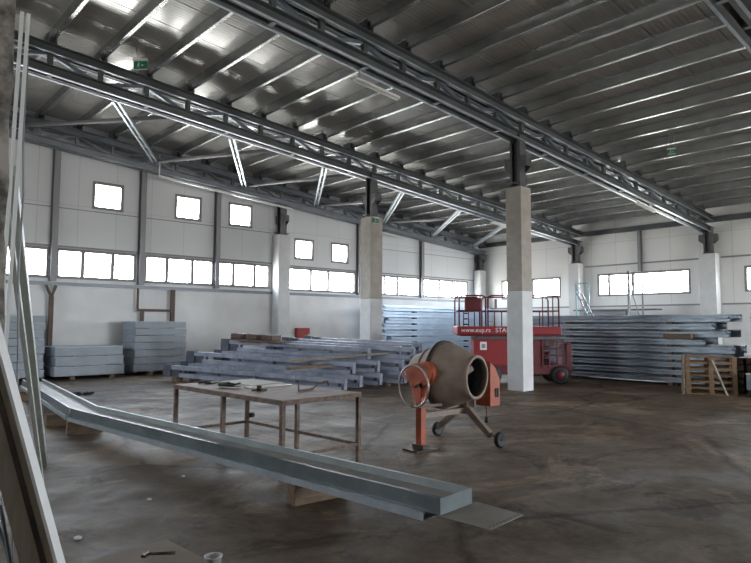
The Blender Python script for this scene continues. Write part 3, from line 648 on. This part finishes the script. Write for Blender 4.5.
MB().box(2.95, 3.12, .1, 1.1, .3, 1.1).build('rear_guard', 'dred', t, .02)
MB().box(2.05, 2.3, .1, .5, .5, 1.2).build('valve_box', 'dred', t, .02)
MB().box(0, 2.82, 0, 1.2, 1.33, 1.56).build('platform', 'red', t, .03)
MB().box(.1, 2.7, .08, 1.12, 1.29, 1.33).build('platform_frame', 'dred', t)
def loop(pts, r=.02): return MB().path(pts, r)
def guard(x0, x1, y, z1=2.4):
    c = .1
    mb = MB().path([(x0, y, 1.56), (x0, y, z1-c), (x0+.03, y, z1-.03), (x0+c, y, z1), (x1-c, y, z1), (x1-.03, y, z1-.03), (x1, y, z1-c), (x1, y, 1.56)], .022)
    mb.tube((x0, y, 1.98), (x1, y, 1.98), .016, 8); m_ = x0+(x1-x0)*.35
    mb.tube((m_, y, 1.56), (m_, y, 1.98), .016, 8); m_ = x0+(x1-x0)*.9; mb.tube((m_-.08, y, 1.56), (m_-.08, y, z1), .016, 8)
    return mb.build('guard_rail', 'dred', t)
for y in (.05, 1.15): guard(.06, .78, y); guard(.84, 1.9, y); guard(1.96, 2.76, y)
MB().tube((.06, .05, 2.4), (.06, 1.15, 2.4), .02).tube((.06, .05, 1.98), (.06, 1.15, 1.98), .016).build('end_rail', 'dred', t)
MB().tube((2.76, .05, 2.4), (2.76, 1.15, 2.4), .02).tube((2.76, .05, 1.98), (2.76, 1.15, 1.98), .016).build('end_rail', 'dred', t)
MB().box(.2, .66, -.03, .03, 1.98, 2.33).build('control_box', 'dred', t, .04)
MB().box(1.02, 1.08, .0, .08, 2.05, 2.3).build('control_stick', 'rust', t)
def text(s, parent, loc, size, m, name):
    cu = bpy.data.curves.new(name, 'FONT'); cu.body = s; cu.size = size; cu.extrude = .003; cu.align_x = 'LEFT'; cu.align_y = 'CENTER'
    o = bpy.data.objects.new(name, cu); COL.objects.link(o); bpy.context.view_layer.update()
    me = bpy.data.meshes.new_from_object(o.evaluated_get(bpy.context.evaluated_depsgraph_get())); bpy.data.objects.remove(o); bpy.data.curves.remove(cu)
    me.materials.clear(); me.materials.append(MT[m]); ob = bpy.data.objects.new(name, me); COL.objects.link(ob); ob.parent = parent; ob.location = loc; ob.rotation_euler = (pi/2, 0, 0); return ob
text('www.eup.rs', t, (.1, -.004, 1.455), .165, 'white', 'lettering'); text('STAR 8', t, (1.03, -.004, 1.455), .17, 'white', 'lettering')

# ------------------------------------------------------------ concrete mixer (local x from the foot to the wheels)
t = thing('concrete_mixer', 'orange and cement-caked concrete mixer standing in front of the beam pile', 'concrete mixer', (5.79, 5.52, 0), radians(-1.5))
MB().box(-.2, .2, -.13, .13, 0, .02).bar((0, -.0, .0), (0, .0, .07), .2, .12).build('foot_plate', 'darkiron', t)
MB().box(-.045, .045, -.05, .05, .02, .86).build('foot_post', 'orange', t, .006)
MB().poly([(-.03, -.2, 1.0), (-.03, -.07, .66), (-.03, .08, .66), (-.03, .27, .98), (-.03, .2, 1.08), (-.03, -.12, 1.12)], .05).build('head_bracket', 'orange', t, .01)
MB().lathe([(0, -.04), (.145, -.04), (.155, -.03), (.155, .05), (.145, .06), (0, .06)], 30, (.06, -.04, .97), (1, 0, 0)).build('gear_cover', 'orange', t)
hw = MB().path([(-.16, -.03+.265*cos(a*pi/20), .82+.265*sin(a*pi/20)) for a in range(40)], .014, 8, True).build('handwheel', 'chrome', t)
MB().tube((-.16, -.03, .82), (.0, -.03, .82), .025).build('wheel_shaft', 'darkiron', hw)
for a in (35, 155, 275): MB().tube((-.16, -.03, .82), (-.16, -.03+.262*cos(radians(a)), .82+.265*sin(radians(a))), .011, 8).build('spoke', 'orange', hw)
MB().bar((-.1, -.06, .56), (.28, -.1, .56), .03, .035).build('foot_pedal', 'rust', t)
MB().bar((.03, 0, .43), (.92, 0, .43), .07, .07).build('lower_bar', 'beige', t)
# chevron axle
mb = MB(); 
mb.poly([(.87, -.11, .48), (.87, .11, .48), (.87, .47, .19), (.87, .44, .11), (.87, .08, .385), (.87, -.08, .385), (.87, -.44, .11), (.87, -.47, .19)], .07)
ax_ = mb.build('axle_legs', 'beige', t, .008)
for s in (-1, 1):
    MB().tube((.905, s*.42, .14), (.905, s*.6, .1), .016).build('stub_axle', 'darkiron', ax_)
    wl = MB().lathe([(0, -.03), (.07, -.03), (.085, -.035), (.1, -.025), (.1, .025), (.085, .035), (.07, .03), (0, .03)], 24, (.905, s*.56, .1), (0, 1, 0)).build('wheel', 'black', t)
MB().box(.8, .97, -.08, .08, .46, .66).build('frame_post', 'beige', t, .008)
# yoke: U-shaped tube passing under the drum
DC = Vector((.48, -.0, .93))
MB().path([(.07, .0, .95), (.02, .02, .8), (.06, .06, .56), (.2, .06, .5), (.5, .05, .47), (.8, .05, .5), (.94, .04, .58), (.97, .02, .8), (.95, 0, .95)], .03, 10).build('yoke', 'beige', t)
axd = Vector((.17, -.98, -.02)).normalized()
dr = MB().lathe([(0, -.47), (.22, -.47), (.25, -.46), (.3, -.3), (.4, -.12), (.425, -.08), (.43, .0), (.42, .08), (.36, .24), (.285, .42), (.265, .46), (.262, .475), (.25, .475), (.25, .45), (.27, .42), (.345, .24), (.4, .07), (.405, -.07), (.29, -.28), (.235, -.44), (0, -.45)], 44, DC, axd).build('drum', 'drum', t)
MB().lathe([(.426, -.06), (.455, -.06), (.46, -.045), (.46, -.015), (.455, 0), (.426, 0), (.426, -.06)], 44, DC, axd).build('ring_gear', 'darkiron', dr)
MB().lathe([(.33, -.255), (.345, -.26), (.345, -.23), (.33, -.22)], 44, DC, axd).build('drum_band', 'rust', dr)
MB().lathe([(.25, .452), (.282, .446), (.285, .478), (.25, .482), (.25, .452)], 36, DC, axd).build('mouth_rim', 'drum', dr)
MB().lathe([(.2, .0), (.395, .02), (.338, .24), (.268, .415), (.258, .415), (.328, .235), (.385, .03), (.2, .02), (.0, .0)], 36, DC-axd*.02, axd).build('dark_lining', 'drumin', dr)
for a in (0, 1):
    o_ = DC+axd*.3
    MB().bar(o_+Vector((-.14+.1*a, 0, .02)), o_+Vector((-.02+.12*a, -.04, .11)), .012, .07).build('mixing_blade', 'beige', dr)
MB().poly([(.96, -.1, .5), (1.17, -.1, .5), (1.17, -.1, .86), (1.08, -.1, 1.02), (.96, -.1, 1.1)], .26).build('motor_housing', 'orange', t, .012)
for z in (0, 1): MB().box(1.06+.045*z, 1.085+.045*z, -.372, -.36, .62, .74).build('vent_slot', 'black', t)
MB().tube((.95, -.2, .85), (.95, .0, .85), .05).build('drive_shaft', 'darkiron', t)
MB().path([(1.06, -.2, .5), (1.07, -.2, .42), (1.07, -.2, .34)], .006, 6).build('power_lead', 'black', t)
MB().tube((1.07, -.2, .26), (1.07, -.2, .34), .022, 10).build('plug', 'black', t)

# ------------------------------------------------------------ rusty table
t = thing('work_table', 'rusty steel work table standing behind the long gutter', 'table', (3.58, 5.39, 0), radians(2.9))
W_, D_, H_ = 1.14, 2.36, .81
MB().box(0, W_, 0, D_, H_-.008, H_).build('tabletop', 'rust', t)
MB().box(0, W_, 0, .04, H_-.055, H_-.008).box(0, W_, D_-.04, D_, H_-.055, H_-.008).box(0, .04, .04, D_-.04, H_-.055, H_-.008).box(W_-.04, W_, .04, D_-.04, H_-.055, H_-.008).build('top_frame', 'rustleg', t, .003)
for x in (.0, W_-.05):
    for y in (.0, D_/2-.025, D_-.05): MB().box(x, x+.05, y, y+.05, 0, H_-.0555).build('leg', 'rustleg', t, .004)
for x in (0.01, W_-.04): MB().box(x, x+.03, .05, D_-.05, .2, .235).build('stretcher', 'rustleg', t)
for y in (.01, D_-.04): MB().box(.05, W_-.05, y, y+.03, .2, .235).build('stretcher', 'rustleg', t)
MB().lathe([(0, -.04), (.035, -.04), (.035, .04), (0, .04)], 14, (W_+.04, D_-.03, .3), (1, 0, 0)).build('knob', 'black', t)
o = tag(MB().box(-.26, .24, -.44, .3, 0, .006).build('white_board', 'paper'), 'white sheet of board lying on the rusty table', 'board'); o.location = (4.4, 7.42, H_+.001); o.rotation_euler = (0, 0, radians(3))
o = tag(MB().box(-.31, .31, -.09, .09, 0, .012).build('white_strip', 'paper'), 'narrow white strip lying on the table in front of the white sheet', 'strip'); o.location = (4.26, 6.73, H_+.001); o.rotation_euler = (0, 0, radians(7))
mb = MB().path([(3.74+.1*sin(a*.45)+.012*a, 7.62-.016*a, H_+.012+.004*(a % 3)) for a in range(24)], .009, 6)
tag(mb.build('black_cable', 'black'), 'black cable coiled at the left end of the rusty table', 'cable')
t = thing('angle_grinder', 'black hand tool lying on the table beside the white strip', 'tool', (3.8, 6.92, H_), radians(-70))
MB().tube((-.14, 0, .035), (.08, 0, .035), .03, 12, .024).build('body', 'black', t); MB().lathe([(0, 0), (.055, 0), (.055, .006), (0, .006)], 20, (.12, .01, .02), (0, 0, 1)).build('disc', 'darkiron', t); MB().tube((.1, 0, .04), (.1, .1, .05), .013, 10).build('side_handle', 'black', t)
o = tag(MB().path([(0, 0, .085), (0, 0, .012), (.25, .06, .012), (.36, .1, .07), (.5, .1, .085), (.52, .1, .03)], .011, 8).build('bent_rod', 'rustleg'), 'rusty bent steel rod near the right end of the table', 'rod'); o.location = (4.2, 5.98, H_)
o = tag(MB().path([(-.1, 0, .01), (0, .02, .01), (.1, -.01, .01)], .009, 6).lathe([(0, 0), (.03, 0), (.03, .06), (0, .06)], 12, (0, 0, 0), (0, 0, 1)).build('small_clamp', 'darkiron'), 'small dark clamp near the front edge of the table', 'clamp'); o.location = (3.9, 6.36, H_+.001)

# ------------------------------------------------------------ long zinc gutter with end sheet, on blocks
def lerp(p, q, k): return p+(q-p)*k
gz0 = .245
A0 = Vector((3.34, 3.0, 0)); A1 = Vector((2.76, 9.66, 0)); gd = (A1-A0).normalized(); gn = Vector((gd.y, -gd.x, 0)); WD = .40
def trough(name, label, p, d, L_, cap, z0=gz0, hh=.12, m='gutter'):
    rz = atan2(d.y, d.x); t = thing(name, label, 'gutter', (p.x, p.y, z0), rz, 'zinc gutter lengths'); T = .006
    # local x along, side -y is the far (right) side
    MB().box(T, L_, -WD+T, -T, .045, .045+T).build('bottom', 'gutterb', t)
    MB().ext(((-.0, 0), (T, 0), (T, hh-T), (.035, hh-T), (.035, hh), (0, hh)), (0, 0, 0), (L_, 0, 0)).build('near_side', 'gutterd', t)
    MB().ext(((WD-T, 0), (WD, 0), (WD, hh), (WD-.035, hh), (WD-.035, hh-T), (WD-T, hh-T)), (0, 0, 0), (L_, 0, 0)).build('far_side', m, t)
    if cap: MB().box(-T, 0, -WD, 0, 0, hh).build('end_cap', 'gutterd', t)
    return t
L1_ = (A1-A0).length
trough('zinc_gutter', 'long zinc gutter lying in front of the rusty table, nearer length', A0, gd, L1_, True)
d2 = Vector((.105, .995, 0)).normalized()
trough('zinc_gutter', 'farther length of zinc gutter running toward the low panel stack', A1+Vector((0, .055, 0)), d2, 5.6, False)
def rail(label, p, d, L_):
    rz = atan2(d.y, d.x); mb = MB().ext(((-.04, 0), (.3, 0), (.3, .05), (.294, .05), (.294, .006), (-.034, .006), (-.034, .05), (-.01, .05), (-.01, .056), (-.04, .056)), (0, 0, 0), (L_, 0, 0))
    o = mb.build('support_rail', 'galv'); o.location = (p.x, p.y, .188); o.rotation_euler = (0, 0, rz); tag(o, label, 'rail', 'rails under the gutter')
rail('pale metal rail under the near gutter length', A0+gd*.12, gd, L1_-.1); rail('pale metal rail under the farther gutter length', A1+Vector((0, .075, 0)), d2, 5.5)
S0 = A0-gd*.02
sh = thing('end_sheet', 'flat perforated zinc sheet sticking out at the near end of the gutter', 'sheet', (S0.x, S0.y, .24), atan2(gd.y, gd.x))
MB().poly([(.03, .0, 0), (.03, -WD-.08, 0), (-.4, -.44, 0), (-.4, .0, 0)], .004).build('sheet', 'esheet', sh)
h = MB()
for i in range(9): h.lathe([(0, 0), (.006, 0), (.006, .002), (0, .002)], 8, (-.375, -.03-.046*i, .0041), (0, 0, 1))
h.build('bolt_holes', 'black', sh)
def block(x0, y0, x1, y1, w_, z1, label):
    tag(MB().bar((x0, y0, z1/2), (x1, y1, z1/2), w_, z1).build('timber_block', 'wood', None, .01), label, 'block', 'blocks under the gutter')
block(3.17, 4.62, 3.72, 4.57, .15, .187, 'reddish timber block under the gutter in front of the table')
block(2.7, 9.6, 3.16, 9.53, .14, .187, 'timber block under the gutter, nearer of two at its bend')
block(2.66, 10.56, 3.18, 10.5, .14, .187, 'timber block under the gutter, farther of two at its bend')
block(3.1, 14.4, 3.75, 14.35, .12, .187, 'timber block under the far end of the gutter')

# ------------------------------------------------------------ left foreground
def ray(x, y): return Fv + Rv*(x-375.5)/F_PX - Uv*(y-281.5)/F_PX
t = thing('leaning_plank', 'wide dusty pale plank leaning in the left foreground', 'plank', (.83, 2.48, 0))
p = Vector((0, 0, 0)); q = Vector((.47-.86-.155, 2.9-2.48+.07, 2.3)); d_ = (q-p).normalized()
MB().bar(p, q, .125, .045, (-.6, -.8, .0)).build('board', 'palewood', t, .004)
sd = d_.cross(Vector((-.6, -.8, 0))).normalized()
MB().bar(p+sd*.066, q+sd*.066, .012, .06, (-.6, -.8, 0)).build('edge_strip', 'white', t)
MB().bar(p+sd*.022+Vector((-.014, -.019, 0)), q+sd*.022+Vector((-.014, -.019, 0)), .02, .006, (-.6, -.8, 0)).build('dark_groove', 'darkiron', t)
tag(MB().bar((1.95, 7.7, .03), (.7, 3.62, 2.4), .05, .07, (0, 0, 1)).build('leaning_profile', 'pvc', None, .004), 'long pale green plastic profile leaning on the broken column', 'profile', 'pale bars by the broken column')
tag(MB().bar((1.62, 6.4, .03), (.645, 3.6, 2.45), .03, .04, (0, 0, 1)).build('leaning_profile', 'pvc', None, .003), 'thin pale profile leaning on the broken column beside the thicker one', 'profile', 'pale bars by the broken column')
for j, dx in enumerate((0, .03)):
    tag(MB().bar((.635+dx, 3.53, 0), (.7+dx, 3.53, 3.22), .016, .016).build('thin_trunking', 'white'), 'thin white trunking strip standing upright by the broken column, %s of two' % ('left', 'right')[j], 'trunking', 'white trunking strips')
tag(MB().path([(.77, 3.7, 3.05), (.765, 3.7, 2.6), (.78, 3.7, 2.3), (.77, 3.7, 1.9), (.79, 3.71, 1.4), (.8, 3.72, .6), (.83, 3.75, .01)], .006, 6).build('loose_cable', 'post'), 'thin grey cable hanging beside the broken column', 'cable')
for j, pts in enumerate(([(.74, 2.75, .02), (.8, 3.4, .05), (.85, 4.0, .3), (.86, 4.3, .5)], [(.8, 3.0, .015), (.86, 3.5, .1), (.95, 4.1, .32), (.85, 4.4, .42)], [(.95, 3.3, .012), (1.05, 3.7, .05), (1.0, 4.2, .03), (.8, 4.5, .02)])):
    tag(MB().path([Vector(pts[0])+(Vector(pts[3])-Vector(pts[0]))*s/9+ (Vector(pts[1])-Vector(pts[0]))*(sin(s/9*pi)*.35) for s in range(10)], .012, 8).build('black_hose', 'black'), 'black hose in the bottom left corner, %s from the column' % ORD[j], 'hose', 'black hoses')
tag(MB().poly([(1.05, 4.42, .0005), (1.2, 3.3, .0005), (2.05, 3.55, .0005), (1.99, 4.5, .0005)][::-1], .012).build('plywood_sheet', 'ply', None), 'pale plywood sheet lying on the floor at the bottom left', 'sheet')
t = thing('hand_tool', 'small dark hand tool lying on the plywood sheet', 'tool', (1.82, 4.17, .018), radians(-38))
MB().tube((-.1, 0, .012), (.08, 0, .012), .011, 8).build('grip', 'darkiron', t); MB().bar((-.12, -.05, .012), (-.1, .02, .012), .03, .02).build('head', 'darkiron', t)
t = thing('plastic_cup', 'white plastic cup standing beside the plywood sheet at the bottom edge', 'cup', (1.96, 3.72, .0))
MB().lathe([(0, 0), (.045, 0), (.055, .1), (.06, .1), (.06, .105), (.053, .105), (.043, .004), (0, .004)], 24, (0, 0, 0), (0, 0, 1)).build('cup_wall', 'cup', t)
mb = MB()
for i in range(7):
    a = random.uniform(0, 6.28); c0 = Vector((random.uniform(-.3, .3), random.uniform(-.4, .4), .02)); mb.path([c0+Vector((cos(a+s*.7)*.12*s*.3, sin(a+s*.7)*.16*s*.3, .02*abs(sin(s*1.3)))) for s in range(5)], .025, 6)
o = tag(mb.build('rag_heap', 'rag'), 'heap of dark rags on the floor beyond the gutter bend', 'rags'); o.location = (4.45, 14.5, 0)
for j, (x, y, s) in enumerate(((1.5, 4.95, .03), (2.9, 6.2, .02), (5.3, 6.8, .02), (2.3, 5.6, .02))):
    o = tag(MB().lathe([(0, 0), (s, .0), (s*.9, s*.5), (s*.3, s*.7), (0, s*.7)], 7, (0, 0, 0), (0, 0, 1)).build('rubble_chip', 'white'), ('pale rubble chip near the plywood sheet', 'pale rubble chip in front of the gutter', 'pale rubble chip between table and mixer', 'pale rubble chip on the open floor before the gutter')[j], 'rubble', 'rubble chips'); o.location = (x, y, .0)
